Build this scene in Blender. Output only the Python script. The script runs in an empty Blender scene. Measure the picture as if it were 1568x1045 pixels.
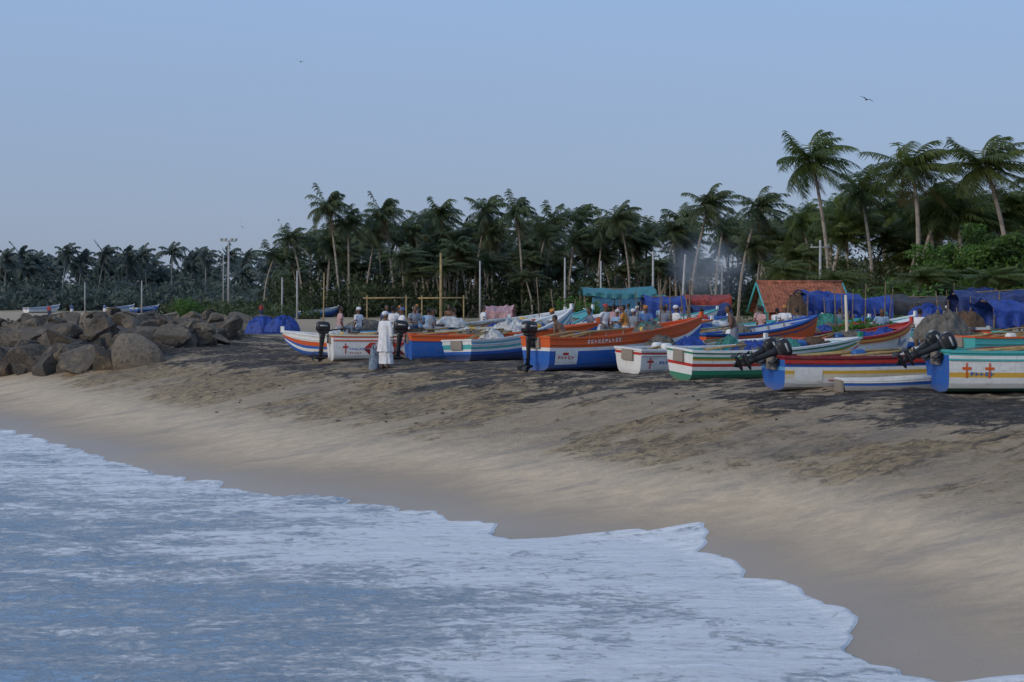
import bpy, math, random, numpy as np
from mathutils import Vector, Matrix, kdtree
R=random.Random(7)
sc=bpy.context.scene
F=2178.;CU=784.;CV=462.;CZ=4.0
def X(u,d): return (u-CU)/F*d
def Zv(v,d): return CZ-(v-CV)/F*d
# ---------- noise ----------
def vn(x,y,seed=0):
    x=np.asarray(x,float);y=np.asarray(y,float)
    xi=np.floor(x).astype(np.int64);yi=np.floor(y).astype(np.int64)
    fx=x-xi;fy=y-yi;fx=fx*fx*(3-2*fx);fy=fy*fy*(3-2*fy)
    def h(a,b):
        n=(a*374761393+b*668265263+seed*144269504)&0xffffffff
        n=((n^(n>>13))*1274126177)&0xffffffff
        return ((n^(n>>16))&0xffff)/65535.
    return (h(xi,yi)*(1-fx)+h(xi+1,yi)*fx)*(1-fy)+(h(xi,yi+1)*(1-fx)+h(xi+1,yi+1)*fx)*fy
def fbm(x,y,o=4,seed=0):
    s=0;a=.5
    for i in range(o):
        s=s+a*(vn(x,y,seed+i)-.5)*2;x=x*2.03+1.7;y=y*2.03-3.1;a*=.5
    return s
# ---------- terrain functions ----------
def AS(x,y):
    dx=x-4.2;dy=y-17
    return -.586*dx+.81*dy,.81*dx+.586*dy
def XY(a,s): return 4.2-.586*a+.81*s,17+.81*a+.586*s
OA=[-400,-20,-6,-2.3,-1.43,-.6,.65,1.75,3.4,5.2,6.47,7.3,8.1,9.4,12.1,14.5,16.5,20,23.5,28,33.6,45,90,900]
OS=[0,0,.3,-.2,-1.08,-.85,.55,1.33,1.77,2.5,3.5,2.4,.56,1.3,1.02,.5,-.32,-.5,-.4,-.2,-.4,0,0,0]
ta=np.arange(-60,140,.1);to=np.interp(ta,OA,OS)
k=np.exp(-np.linspace(-3,3,61)**2/2);k/=k.sum();tos=np.convolve(to,k,'same')
def sst(x,a,b):
    t=np.clip((x-a)/(b-a),0,1);return t*t*(3-2*t)
PS=np.array([-400,-60,-10,-2,0,2,5,8,10,12,20,60,8000]);PZ=np.array([-12,-4,-1.2,-.22,0,.28,.98,1.72,1.98,2.06,2.05,2.1,2.2])
pt=np.arange(-70,80,.1);pz=np.interp(pt,PS,PZ);kk=np.exp(-np.linspace(-2.5,2.5,25)**2/2);kk/=kk.sum()
pz2=np.convolve(pz,kk,'same');pz2[:30]=pz[:30];pz2[-30:]=pz[-30:]
def prof(s): return np.where(s<-65,np.interp(s,PS,PZ),np.where(s>75,np.interp(s,PS,PZ),np.interp(s,pt,pz2)))
def sprime(x,y):
    a,s=AS(x,y);return s-np.interp(a,ta,tos)*np.exp(-(np.maximum(s,0)/7)**2)
def G(x,y):
    x=np.asarray(x,float);y=np.asarray(y,float)
    sp=sprime(x,y);z=prof(sp);m=sst(sp,3.5,7.5)
    z=z+m*(.14*fbm(x*.3,y*.35,3,5)+.08*fbm(x*1.1,y*1.3,3,9)+.045*fbm(x*3.,y*3.3,3,19))
    z=z+sst(sp,1,3)*.025*fbm(x*.5,y*.5,2,15)
    z=z+.35*sst(sp,50,90)*fbm(x/25,y/25,3,33)
    bx=(x+19)/7.;by=(y-78)/22.
    z=z+.55*np.exp(-(bx*bx+by*by)**2)
    return z
def g1(x,y): return float(G(x,y))
def place(u,v):
    for i in range(2000):
        d=14+i*.1
        if g1(X(u,d),d)>=Zv(v,d): return X(u,d),d
    return X(u,60),60
# ---------- node helpers ----------
def newmat(name):
    m=bpy.data.materials.new(name);m.use_nodes=True;nt=m.node_tree
    return m,nt,nt.nodes['Principled BSDF']
def nd(nt,t,**kw):
    n=nt.nodes.new(t)
    for k_,v in kw.items():
        if k_ in n.inputs.keys():
            if isinstance(v,bpy.types.NodeSocket): nt.links.new(v,n.inputs[k_])
            else: n.inputs[k_].default_value=v
        else: setattr(n,k_,v)
    return n
def noise(nt,vec,scale,detail=4,rough=.55,dist=0):
    n=nd(nt,'ShaderNodeTexNoise',Scale=scale,Detail=detail,Roughness=rough,Distortion=dist)
    if vec is not None: nt.links.new(vec,n.inputs['Vector'])
    return n.outputs[0]
def ramp(nt,val,a,b,lo=0.,hi=1.):
    n=nd(nt,'ShaderNodeMapRange');n.interpolation_type='SMOOTHSTEP'
    nt.links.new(val,n.inputs[0])
    for i,q in enumerate((a,b,lo,hi)): n.inputs[i+1].default_value=q
    return n.outputs[0]
def mth(nt,op,a,b=0.):
    n=nt.nodes.new('ShaderNodeMath');n.operation=op
    for i,q in enumerate((a,b)):
        if isinstance(q,bpy.types.NodeSocket): nt.links.new(q,n.inputs[i])
        else: n.inputs[i].default_value=q
    return n.outputs[0]
def mixc(nt,f,a,b,mode='MIX'):
    n=nt.nodes.new('ShaderNodeMix');n.data_type='RGBA';n.blend_type=mode
    for i,q in ((0,f),(6,a),(7,b)):
        if isinstance(q,bpy.types.NodeSocket): nt.links.new(q,n.inputs[i])
        elif i==0: n.inputs[0].default_value=q
        else: n.inputs[i].default_value=(*q,1)
    return n.outputs[2]
def objco(nt): return nt.nodes.new('ShaderNodeTexCoord').outputs['Object']
def geopos(nt): return nt.nodes.new('ShaderNodeNewGeometry').outputs['Position']
def mapv(nt,vec,sc_,rot=0):
    n=nt.nodes.new('ShaderNodeMapping');nt.links.new(vec,n.inputs[0]);n.inputs['Scale'].default_value=sc_;n.inputs['Rotation'].default_value=(0,0,rot);return n.outputs[0]
def attr(nt,name):
    n=nt.nodes.new('ShaderNodeAttribute');n.attribute_name=name;return n.outputs['Fac']
def bump(nt,h,b,strength,dist):
    n=nd(nt,'ShaderNodeBump',Strength=strength,Distance=dist);nt.links.new(h,n.inputs['Height']);nt.links.new(n.outputs[0],b.inputs['Normal'])
MC={}
def plain(name,c,rough=.7,var=.35,scale=6,metal=0,bs=.15,spec=.4):
    key=(name,)
    if key in MC: return MC[key]
    m,nt,b=newmat(name);co=objco(nt)
    n=noise(nt,co,scale,6,.6)
    c2=tuple(x*(1-var) for x in c)
    nt.links.new(mixc(nt,ramp(nt,n,.35,.7),c,c2),b.inputs['Base Color'])
    b.inputs['Roughness'].default_value=rough;b.inputs['Metallic'].default_value=metal;b.inputs['Specular IOR Level'].default_value=spec
    if bs: bump(nt,noise(nt,co,scale*4,4),b,bs,.02)
    MC[key]=m;return m
PC=dict(w=(.74,.75,.74),b=(.02,.12,.46),r=(.48,.035,.025),o=(.64,.11,.025),g=(.02,.24,.14),t=(.07,.40,.40),y=(.66,.40,.06),n=(.015,.045,.15),c=(.68,.61,.46),m=(.20,.02,.03),k=(.02,.02,.02),p=(.55,.25,.3),l=(.10,.33,.60),e=(.28,.24,.20),s=(.40,.41,.41))
def paint(k_):
    key='boat_paint_'+k_
    if (key,) in MC: return MC[(key,)]
    m,nt,b=newmat(key);co=objco(nt);c=PC[k_]
    n1=noise(nt,mapv(nt,co,(1,1,3)),2.2,8,.68);n2=noise(nt,mapv(nt,co,(1.5,6,14)),3,8,.7);n3=noise(nt,mapv(nt,co,(9,9,1.2)),2,6,.6);n4=noise(nt,co,11,6,.7)
    f=mth(nt,'MAXIMUM',ramp(nt,n1,.46,.74,0,.62),ramp(nt,n2,.56,.72,0,.6))
    f=mth(nt,'MAXIMUM',f,ramp(nt,n3,.52,.72,0,.55));f=mth(nt,'MAXIMUM',f,ramp(nt,n4,.62,.7,0,.7))
    sep=nt.nodes.new('ShaderNodeSeparateXYZ');nt.links.new(co,sep.inputs[0])
    low=mth(nt,'MULTIPLY',ramp(nt,sep.outputs[2],.34,.0),ramp(nt,n1,.35,.6,.3,.9))
    f=mth(nt,'MAXIMUM',f,low)
    dirt=tuple(.40*x+.60*y_ for x,y_ in zip(c,(.19,.16,.13)))
    nt.links.new(mixc(nt,f,c,dirt),b.inputs['Base Color']);b.inputs['Roughness'].default_value=.6;b.inputs['Specular IOR Level'].default_value=.3
    bump(nt,n1,b,.2,.03);MC[(key,)]=m;return m
# ---------- mesh helpers ----------
def mesh_np(name,V,Fq,mats,attrs=None,smooth=True,mi=None,link=True):
    me=bpy.data.meshes.new(name);V=np.asarray(V,float);Fq=np.asarray(Fq,np.int32);n=Fq.shape[1]
    me.vertices.add(len(V));me.vertices.foreach_set('co',V.ravel())
    me.loops.add(Fq.size);me.loops.foreach_set('vertex_index',Fq.ravel())
    me.polygons.add(len(Fq));me.polygons.foreach_set('loop_start',np.arange(0,Fq.size,n,dtype=np.int32))
    try: me.polygons.foreach_set('loop_total',np.full(len(Fq),n,dtype=np.int32))
    except Exception: pass
    if mi is not None: me.polygons.foreach_set('material_index',np.asarray(mi,np.int32))
    me.update(calc_edges=True);me.polygons.foreach_set('use_smooth',np.full(len(Fq),smooth,dtype=bool))
    for k_,a in (attrs or {}).items():
        at=me.attributes.new(k_,'FLOAT','POINT');at.data.foreach_set('value',np.asarray(a,np.float32))
    for m in mats: me.materials.append(m)
    me.update()
    if not link: return me
    o=bpy.data.objects.new(name,me);sc.collection.objects.link(o);return o
def grid_faces(nr,nc):
    i=np.arange(nr-1)[:,None]*nc+np.arange(nc-1)[None,:]
    return np.stack([i,i+1,i+nc+1,i+nc],-1).reshape(-1,4)
class Bd:
    def __init__(s): s.v=[];s.f=[];s.m=[]
    def add(s,vs,fs,mi,M=None):
        o=len(s.v)
        for p in vs:
            p=Vector(p)
            if M is not None: p=M@p
            s.v.append(tuple(p))
        for f in fs: s.f.append(tuple(i+o for i in f));s.m.append(mi)
    def box(s,c,sz,mi,M=None,taper=1):
        x,y,z=[q/2 for q in sz];vs=[]
        for k_,zz in ((1,-z),(taper,z)):
            for a,b in ((-x,-y),(x,-y),(x,y),(-x,y)): vs.append((c[0]+a*k_,c[1]+b*k_,c[2]+zz))
        s.add(vs,[(3,2,1,0),(4,5,6,7),(0,1,5,4),(1,2,6,5),(2,3,7,6),(3,0,4,7)],mi,M)
    def tube(s,pts,rad,mi,n=8,M=None):
        pts=[Vector(p) for p in pts];vs=[];fs=[]
        for i,p in enumerate(pts):
            d=(pts[min(i+1,len(pts)-1)]-pts[max(i-1,0)]).normalized()
            a=d.orthogonal().normalized() if i==0 else (a-d*a.dot(d)).normalized()
            b=d.cross(a)
            for j in range(n):
                t=2*math.pi*j/n;vs.append(p+(a*math.cos(t)+b*math.sin(t))*rad[i])
        for i in range(len(pts)-1):
            for j in range(n): fs.append((i*n+j,i*n+(j+1)%n,(i+1)*n+(j+1)%n,(i+1)*n+j))
        fs.append(tuple(range(n))[::-1]);fs.append(tuple(range((len(pts)-1)*n,len(pts)*n)))
        s.add(vs,fs,mi,M)
    def cap(s,p,r1,q,r2,mi,n=12):
        p=Vector(p);q=Vector(q);d=(q-p).normalized();pts=[];rr=[]
        for t in (-.98,-.8,-.45,0): pts.append(p+d*r1*t);rr.append(r1*math.sqrt(1-t*t))
        for t in (0,.45,.8,.98): pts.append(q+d*r2*t);rr.append(r2*math.sqrt(1-t*t))
        s.tube(pts,rr,mi,n)
    def loft(s,rings,mi,M=None):
        n=len(rings[0]);vs=[p for r in rings for p in r];fs=[]
        for i in range(len(rings)-1):
            for j in range(n): fs.append((i*n+j,i*n+(j+1)%n,(i+1)*n+(j+1)%n,(i+1)*n+j))
        fs.append(tuple(range(n))[::-1]);fs.append(tuple(range((len(rings)-1)*n,len(rings)*n)))
        s.add(vs,fs,mi,M)
    def ell(s,c,r,mi,M=None,nu=14,nv=9,e=1.):
        rings=[]
        for i in range(1,nv):
            ph=-math.pi/2+math.pi*i/nv;ring=[]
            for j in range(nu):
                t=2*math.pi*j/nu;cx,cy=math.cos(t),math.sin(t)
                if e!=1: cx=math.copysign(abs(cx)**e,cx);cy=math.copysign(abs(cy)**e,cy)
                cp=math.cos(ph)**e;sp=math.copysign(abs(math.sin(ph))**e,math.sin(ph)) if e!=1 else math.sin(ph)
                ring.append((c[0]+r[0]*cx*cp,c[1]+r[1]*cy*cp,c[2]+r[2]*sp))
            rings.append(ring)
        s.loft(rings,mi,M)
    def mesh(s,name,mats,smooth=False):
        me=bpy.data.meshes.new(name);me.from_pydata(s.v,[],s.f)
        for m in mats: me.materials.append(m)
        me.polygons.foreach_set('material_index',s.m);me.polygons.foreach_set('use_smooth',[smooth]*len(s.f));me.update();return me
    def obj(s,name,mats,smooth=False,parent=None,loc=(0,0,0),rot=(0,0,0)):
        o=bpy.data.objects.new(name,s.mesh(name,mats,smooth));sc.collection.objects.link(o);o.location=loc;o.rotation_euler=rot
        if parent: o.parent=parent
        return o
def empty(name,loc=(0,0,0),rot=(0,0,0)):
    o=bpy.data.objects.new(name,None);sc.collection.objects.link(o);o.location=loc;o.rotation_euler=rot;o.empty_display_size=.3;return o
# ================= GROUND =================
def geo(a,b,n): return np.sign(a)*np.geomspace(abs(a),abs(b),n)
av=np.concatenate([geo(-4000,-9,40),np.arange(-8.8,52,.15),geo(52.5,6000,90)])
sv=np.concatenate([geo(-500,-4,30),np.arange(-3.8,20,.12),geo(20.2,6000,90)])
A,S=np.meshgrid(av,sv);x,y=XY(A,S);z=G(x,y)
V=np.stack([x,y,z],-1).reshape(-1,3)
m,nt,b=newmat('beach_sand');P=geopos(nt);sp=attr(nt,'shore')
big=noise(nt,mapv(nt,P,(.16,.28,.3)),1,4,.6,.6)
big2=noise(nt,mapv(nt,P,(.28,.4,.3),.8),1,4,.6,.6)
med=noise(nt,mapv(nt,P,(.55,1.1,1),.3),1,8,.75,.8)
fine=noise(nt,mapv(nt,P,(1.9,3.4,3),.25),1,9,.78,.5)
chop=noise(nt,mapv(nt,P,(3.4,4.6,4),.1),1,8,.75,.8)
gr=noise(nt,P,40,4,.7)
dry=mixc(nt,ramp(nt,fine,.35,.65),(.62,.48,.325),(.46,.36,.25))
brown=mixc(nt,ramp(nt,chop,.43,.60),(.52,.38,.21),(.13,.095,.06))
black=mixc(nt,ramp(nt,chop,.48,.62),(.024,.024,.027),(.24,.19,.135))
zb=mth(nt,'MULTIPLY',ramp(nt,sp,3.6,5.4),ramp(nt,sp,34,18))
mb=mth(nt,'ADD',mth(nt,'MULTIPLY',big,.5),mth(nt,'ADD',mth(nt,'MULTIPLY',med,.3),mth(nt,'MULTIPLY',fine,.2)))
mb=mth(nt,'MULTIPLY',ramp(nt,mth(nt,'ADD',mb,mth(nt,'MULTIPLY',zb,.05)),.53,.565),ramp(nt,zb,.02,.5))
zk=mth(nt,'MULTIPLY',ramp(nt,sp,6.4,9.4),ramp(nt,sp,26,14))
mk=mth(nt,'ADD',mth(nt,'MULTIPLY',big2,.42),mth(nt,'ADD',mth(nt,'MULTIPLY',med,.30),mth(nt,'MULTIPLY',fine,.28)))
mk=mth(nt,'MULTIPLY',ramp(nt,mth(nt,'ADD',mk,mth(nt,'MULTIPLY',zk,.085)),.545,.575),ramp(nt,zk,0.01,.2))
col=mixc(nt,mth(nt,'MULTIPLY',mb,.85),dry,brown);col=mixc(nt,mth(nt,'MULTIPLY',mk,.95),col,black)
wetw=mth(nt,'ADD',sp,mth(nt,'MULTIPLY',mth(nt,'SUBTRACT',big,.5),3.2))
wet=ramp(nt,wetw,3.2,.4)
st=noise(nt,mapv(nt,P,(.22,1.1,1),.45),1,7,.65,.5)
col=mixc(nt,mth(nt,'MULTIPLY',ramp(nt,st,.50,.66),.42),col,(.22,.205,.20))
col=mixc(nt,wet,col,mixc(nt,ramp(nt,big,.3,.7),(.33,.25,.175),(.38,.29,.205)))
gz=mth(nt,'MULTIPLY',ramp(nt,sp,55,85),ramp(nt,big,.40,.55))
col=mixc(nt,gz,col,(.11,.13,.05))
col=mixc(nt,mth(nt,'MULTIPLY',ramp(nt,gr,.45,.75),.2),col,(.06,.055,.05))
nt.links.new(col,b.inputs['Base Color'])
nt.links.new(ramp(nt,wetw,2.4,.2,.92,.32),b.inputs['Roughness']);b.inputs['Specular IOR Level'].default_value=.4
rough=ramp(nt,sp,3.0,6.5,.04,1)
hh=mth(nt,'MULTIPLY',mth(nt,'ADD',mth(nt,'ADD',fine,chop),mth(nt,'ADD',mth(nt,'MULTIPLY',noise(nt,P,6,7,.7),.9),mth(nt,'MULTIPLY',gr,.15))),rough)
bump(nt,hh,b,1.,.18)
ground=mesh_np('beach_ground',V,grid_faces(len(sv),len(av)),[m],{'shore':sprime(x,y).ravel()})
# ================= WATER =================
aw=np.concatenate([geo(-4000,-9,40),np.arange(-8.8,52,.1),geo(52.5,4000,60)])
qw=np.concatenate([[0,.015,.035,.06,.09,.13,.18,.24,.3,.38],np.arange(.46,30,.13),geo(30.3,5000,60)])
A,Q=np.meshgrid(aw,qw)
aj=aw+.5*fbm(aw*.5,aw*0,3,12)
edge=np.interp(aw,OA,OS)+.42*np.abs(np.sin(math.pi*aj/1.7))**.7*(.35+vn(aw*.5,aw*0+5,4))+.16*np.abs(np.sin(math.pi*aj/.53+1))*vn(aw*1.3,aw*0,6)+.10*fbm(aw*3.2,aw*0,4,8)-.35
Ssm=edge[None,:]-Q
x,y=XY(A,Ssm);tz=G(x,y)
wav=.055*fbm(x*.35+2,y*.9,4,50)*sst(Q,.3,4)+.026*fbm(x*1.4,y*2.6,3,60)*sst(Q,.1,1)+.012*fbm(x*4,y*5,2,63)*sst(Q,.1,1)
qc=Q-7.-1.6*fbm(A*.25,A*0,3,71);cm=sst(vn(A*.22+3,A*0,70),.5,.75)
wav=wav+.09*np.where(qc<0,np.exp(-(qc/.25)**2),np.exp(-(qc/1.6)**2))*cm
wav=wav+.05*sst(Q,8,14)*np.sin(Q*1.1+1.5*fbm(A*.15,Q*.1,2,77))
base=tz+.004+.03*sst(Q,0,.08)-.012*sst(Q,.08,.5)
zw=np.where(Q<.05,base,np.maximum(base,wav))
zw=np.where(Q>44,0.,zw)
m,nt,b=newmat('sea_water');P=geopos(nt);q=attr(nt,'dist')
w1=noise(nt,mapv(nt,P,(.4,.9,1),.25),1,7,.7,.9)
w2=noise(nt,mapv(nt,P,(1.8,3.0,1),.1),1,8,.76,1.0)
w3=noise(nt,mapv(nt,P,(.12,.3,1)),1,3,.5,.3)
w4=noise(nt,mapv(nt,P,(6,8.5,1),-.1),1,6,.75,.6)
fm=mth(nt,'ADD',mth(nt,'MULTIPLY',w1,.30),mth(nt,'ADD',mth(nt,'MULTIPLY',w2,.38),mth(nt,'MULTIPLY',w4,.32)))
fm=mth(nt,'ADD',fm,mth(nt,'MULTIPLY',mth(nt,'SUBTRACT',w3,.5),.20))
fm=mth(nt,'ADD',fm,ramp(nt,q,11,.3,0.,.08))
sx=nt.nodes.new('ShaderNodeSeparateXYZ');nt.links.new(P,sx.inputs[0])
fm=mth(nt,'ADD',fm,ramp(nt,sx.outputs[0],-7,0,-.01,.035))
foam=ramp(nt,fm,.455,.585,0.10,.98)
foam=mth(nt,'MAXIMUM',foam,ramp(nt,q,.11,.05))
foam=mth(nt,'MAXIMUM',foam,mth(nt,'MULTIPLY',attr(nt,'crest'),ramp(nt,w2,.42,.55)))
nt.links.new(mixc(nt,foam,(.27,.45,.64),(.88,.90,.92)),b.inputs['Base Color'])
nt.links.new(ramp(nt,foam,0,1,.14,.75),b.inputs['Roughness']);b.inputs['IOR'].default_value=1.33
rip=noise(nt,mapv(nt,P,(1.1,5.5,1),.06),1,7,.68,.6)
hh=mth(nt,'ADD',mth(nt,'MULTIPLY',rip,.7),mth(nt,'ADD',mth(nt,'MULTIPLY',foam,.35),mth(nt,'ADD',mth(nt,'MULTIPLY',w2,.5),mth(nt,'MULTIPLY',w4,.3))))
bump(nt,hh,b,1.,.14)
crest=np.exp(-((qc-.15)/.16)**2)*cm
mesh_np('sea_water',np.stack([x,y,zw],-1).reshape(-1,3),grid_faces(len(qw),len(aw))[:,::-1],[m],{'dist':Q.ravel(),'crest':crest.ravel()})
# ================= BOULDERS =================
import bmesh
bm=bmesh.new();bmesh.ops.create_icosphere(bm,subdivisions=3,radius=1);IV=np.array([v.co[:] for v in bm.verts]);IF=np.array([[v.index for v in f.verts] for f in bm.faces]);bm.free()
rs=np.random.RandomState(11)
def rock(c,r,asp):
    v=IV.copy()
    for i in range(rs.randint(8,12)):
        n=rs.normal(size=3);n/=np.linalg.norm(n);d=rs.uniform(.28,.66);t=np.maximum(0,v@n-d);v-=t[:,None]*n
    v/=np.abs(v).max()*.9
    v*=np.array(asp)*r
    v+=IV*(fbm(v[:,0]*3/r+c[0],v[:,1]*3/r+v[:,2]*2+c[1],3,2)*.05*r)[:,None]
    a=rs.uniform(0,6.28);Rm=np.array(Matrix.Rotation(a,3,'Z')@Matrix.Rotation(rs.uniform(-.6,.6),3,'X')@Matrix.Rotation(rs.uniform(-.5,.5),3,'Y'))
    return v@Rm.T+np.array(c)
rv=[];rf=[];rt=[];o=0
FU=[-400,0,100,200,330,400];FD=[65,59,56.5,55,62,76]
cand=[]
for i in range(400):
    u=rs.uniform(-60,402);fd=np.interp(u,FU,FD)
    e=rs.uniform(0,1)**1.5;d=fd+e*(45 if u<300 else 30);r=rs.uniform(.35,.95)*(1.1 if e<.12 else .8)
    cand.append((u,d,r,e,fd))
for i in range(24):
    u=-20+i*15.5+rs.uniform(-6,6);fd=np.interp(u,FU,FD);cand.append((u,fd+rs.uniform(-.3,.7),rs.uniform(.8,1.4) if u<220 else rs.uniform(.45,.8),0,fd))
for u,d,r,e,fd in cand:
    xx=X(u,d);ph=.5*min(1,(d-fd)/3.)*(1 if u<330 else .4)*rs.uniform(.1,1.)
    c=(xx,d,g1(xx,d)+r*.22+ph*(1. if u<200 else .5));v=rock(c,r,(rs.uniform(.8,1.35),rs.uniform(.7,1.1),rs.uniform(.5,.85)))
    rv.append(v);rf.append(IF+o);o+=len(v);rt.append(np.full(len(v),rs.uniform(0,1)*(.7 if e<.1 and u<150 else 1)))
m,nt,b=newmat('boulder_stone');P=geopos(nt);t=attr(nt,'tint')
n1=noise(nt,P,1.3,8,.7,.5);n2=noise(nt,P,7,8,.75)
c1=mixc(nt,t,(.075,.068,.06),(.30,.245,.18));c1=mixc(nt,ramp(nt,n1,.50,.64,0,.7),c1,(.38,.29,.19));c1=mixc(nt,ramp(nt,n2,.46,.68,0,.8),c1,(.045,.04,.037))
nt.links.new(c1,b.inputs['Base Color']);b.inputs['Roughness'].default_value=.8
bump(nt,mth(nt,'ADD',n2,n1),b,1.,.25)
mesh_np('rock_seawall',np.concatenate(rv),np.concatenate(rf),[m],{'tint':np.concatenate(rt)},smooth=False)
# ================= PALMS =================
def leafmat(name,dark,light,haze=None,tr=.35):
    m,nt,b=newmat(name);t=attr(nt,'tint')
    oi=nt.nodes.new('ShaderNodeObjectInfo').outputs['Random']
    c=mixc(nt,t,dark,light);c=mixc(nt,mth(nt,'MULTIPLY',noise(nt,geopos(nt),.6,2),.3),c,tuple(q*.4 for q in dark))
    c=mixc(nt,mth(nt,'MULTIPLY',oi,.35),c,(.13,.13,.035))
    if haze: c=mixc(nt,haze[0],c,haze[1])  # aerial haze is painted: blended straight into the leaf colour
    nt.links.new(c,b.inputs['Base Color']);b.inputs['Roughness'].default_value=.5;b.inputs['Specular IOR Level'].default_value=.35
    tn=nt.nodes.new('ShaderNodeBsdfTranslucent');nt.links.new(c,tn.inputs[0]);mx=nt.nodes.new('ShaderNodeMixShader');mx.inputs[0].default_value=tr
    nt.links.new(b.outputs[0],mx.inputs[1]);nt.links.new(tn.outputs[0],mx.inputs[2]);nt.links.new(mx.outputs[0],nt.nodes['Material Output'].inputs[0]);return m
LM=leafmat('palm_frond_green',(.032,.068,.020),(.145,.20,.045))
LMm=leafmat('palm_frond_midgrove_hazed',(.032,.06,.024),(.12,.165,.05),(.10,(.13,.17,.21)))  # slight bluish air haze painted into the frond colour
HZ=leafmat('palm_frond_distant_hazed',(.045,.07,.045),(.11,.145,.075),(.34,(.15,.19,.24)))  # stronger painted haze, so the far fronds look pale and bluish
TM=plain('palm_trunk_bark',(.36,.31,.26),.9,.5,3);DM=leafmat('palm_frond_dead',(.13,.09,.045),(.26,.18,.09));CM=plain('coconut_husk',(.20,.18,.05),.6)
THZ=plain('palm_trunk_distant_hazed',(.30,.29,.29),.9,.3,3)  # bark colour greyed to paint in distance haze
def palm(seed,H,nf=30,nl=24,CR=3.3,lean=None,wind=.35,ts=8,lw=.05):
    r=random.Random(seed);V=[];Fc=[];M=[];T=[]
    la=r.uniform(0,6.28) if lean is None else lean;lm=r.uniform(.03,.16)*H
    pts=[];
    for i in range(13):
        t=i/12;pts.append(Vector((math.cos(la)*lm*t*t,math.sin(la)*lm*(t*t)+.25*math.sin(t*5+seed),H*t)))
    rad=[.17-.06*i/12 for i in range(13)];rad[0]=.27;rad[12]=.14
    for i,p in enumerate(pts):
        for j in range(ts):
            a=6.283*j/ts;V.append(p+Vector((math.cos(a),math.sin(a),0))*rad[i]);T.append(.5)
    for i in range(12):
        for j in range(ts): Fc.append((i*ts+j,i*ts+(j+1)%ts,(i+1)*ts+(j+1)%ts,(i+1)*ts+j));M.append(1)
    top=pts[-1];wv=Vector((1,.15,0))
    for k_ in range(nf):
        az=k_*2.39996+r.uniform(-.4,.4);fr=k_/nf
        el=math.radians(80-135*fr**.9+r.uniform(-14,14));dead=fr>.84 and r.random()<.55
        if dead: el=math.radians(r.uniform(-80,-50))
        d=Vector((math.cos(az)*math.cos(el),math.sin(az)*math.cos(el),math.sin(el)));L=CR*r.uniform(.75,1.18)*(1 if fr>.12 else .85)
        ns=9;P_=[top.copy()];D=[d.copy()];p=top.copy();gv=r.uniform(.12,.26)
        for i in range(ns):
            p=p+d*L/ns;d=(d+Vector((0,0,-gv*(.35+i/ns)))+wv*wind*.30*(i/ns+.3)).normalized();P_.append(p.copy());D.append(d.copy())
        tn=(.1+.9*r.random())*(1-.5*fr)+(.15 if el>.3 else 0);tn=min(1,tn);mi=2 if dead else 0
        o=len(V)
        for i,p in enumerate(P_):
            s_=D[i].cross(Vector((0,0,1)));s_=s_.normalized() if s_.length>1e-3 else Vector((1,0,0));w=.045*(1-i/(ns+1))+.008
            V.append(p+s_*w);V.append(p-s_*w);T+= [tn,tn]
        for i in range(ns): Fc.append((o+2*i,o+2*i+1,o+2*i+3,o+2*i+2));M.append(mi)
        for q_ in range(nl):
            t=.06+.94*(q_+.5)/nl;fi=t*ns;i=min(ns-1,int(fi));p=P_[i].lerp(P_[i+1],fi-i);dd=D[i]
            s_=dd.cross(Vector((0,0,1)));s_=s_.normalized() if s_.length>1e-3 else Vector((1,0,0))
            ll=CR*.29*(max(.05,math.sin(math.pi*(.16+.76*t)))**.6)*r.uniform(.7,1.2)
            for sg in (-1,1):
                ld=(s_*sg*.78+dd*.5+Vector((0,0,-.35-.5*r.random()))+wv*wind*.5).normalized()
                o=len(V);mid=p+ld*ll*.5;tip=p+ld*ll+Vector((0,0,-.28*ll))+wv*wind*.2*ll;w=lw*r.uniform(.75,1.15)
                V.extend([p-dd*w,p+dd*w,mid+dd*w*1.0,mid-dd*w*1.0,tip]);T+=[tn*.8,tn*.8,tn,tn,min(1,tn+.15)]
                Fc.append((o,o+1,o+2,o+3));M.append(mi);Fc.append((o+3,o+2,o+4));M.append(mi)
    bd=Bd()
    for i in range(7):
        a=r.uniform(0,6.28);bd.ell((top.x+.28*math.cos(a),top.y+.28*math.sin(a),top.z-.35-.25*r.random()),(.13,.13,.17),3,nu=6,nv=4)
    o=len(V);V.extend(Vector(q_) for q_ in bd.v);T+=[.5]*len(bd.v)
    for f in bd.f: Fc.append(tuple(i+o for i in f));M.append(3)
    return V,Fc,M,T
def mkpalm(name,data,mats):
    V,Fc,M,T=data;me=bpy.data.meshes.new(name);me.from_pydata([tuple(v) for v in V],[],Fc)
    for m_ in mats: me.materials.append(m_)
    me.polygons.foreach_set('material_index',M);at=me.attributes.new('tint','FLOAT','POINT');at.data.foreach_set('value',T);me.update();return me
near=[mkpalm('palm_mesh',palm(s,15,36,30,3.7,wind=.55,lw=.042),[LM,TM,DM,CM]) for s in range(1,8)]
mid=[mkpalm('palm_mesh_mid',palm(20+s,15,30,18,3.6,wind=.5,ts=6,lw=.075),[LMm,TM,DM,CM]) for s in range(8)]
def put(me,x,y,H,rz,k_=1.,name='coconut_palm'):
    o=bpy.data.objects.new(name,me);sc.collection.objects.link(o);o.location=(x,y,g1(x,y)-.2)
    o.scale=(k_,k_,H/15.);o.rotation_euler=(0,0,rz);return o
R=random.Random(5)
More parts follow.
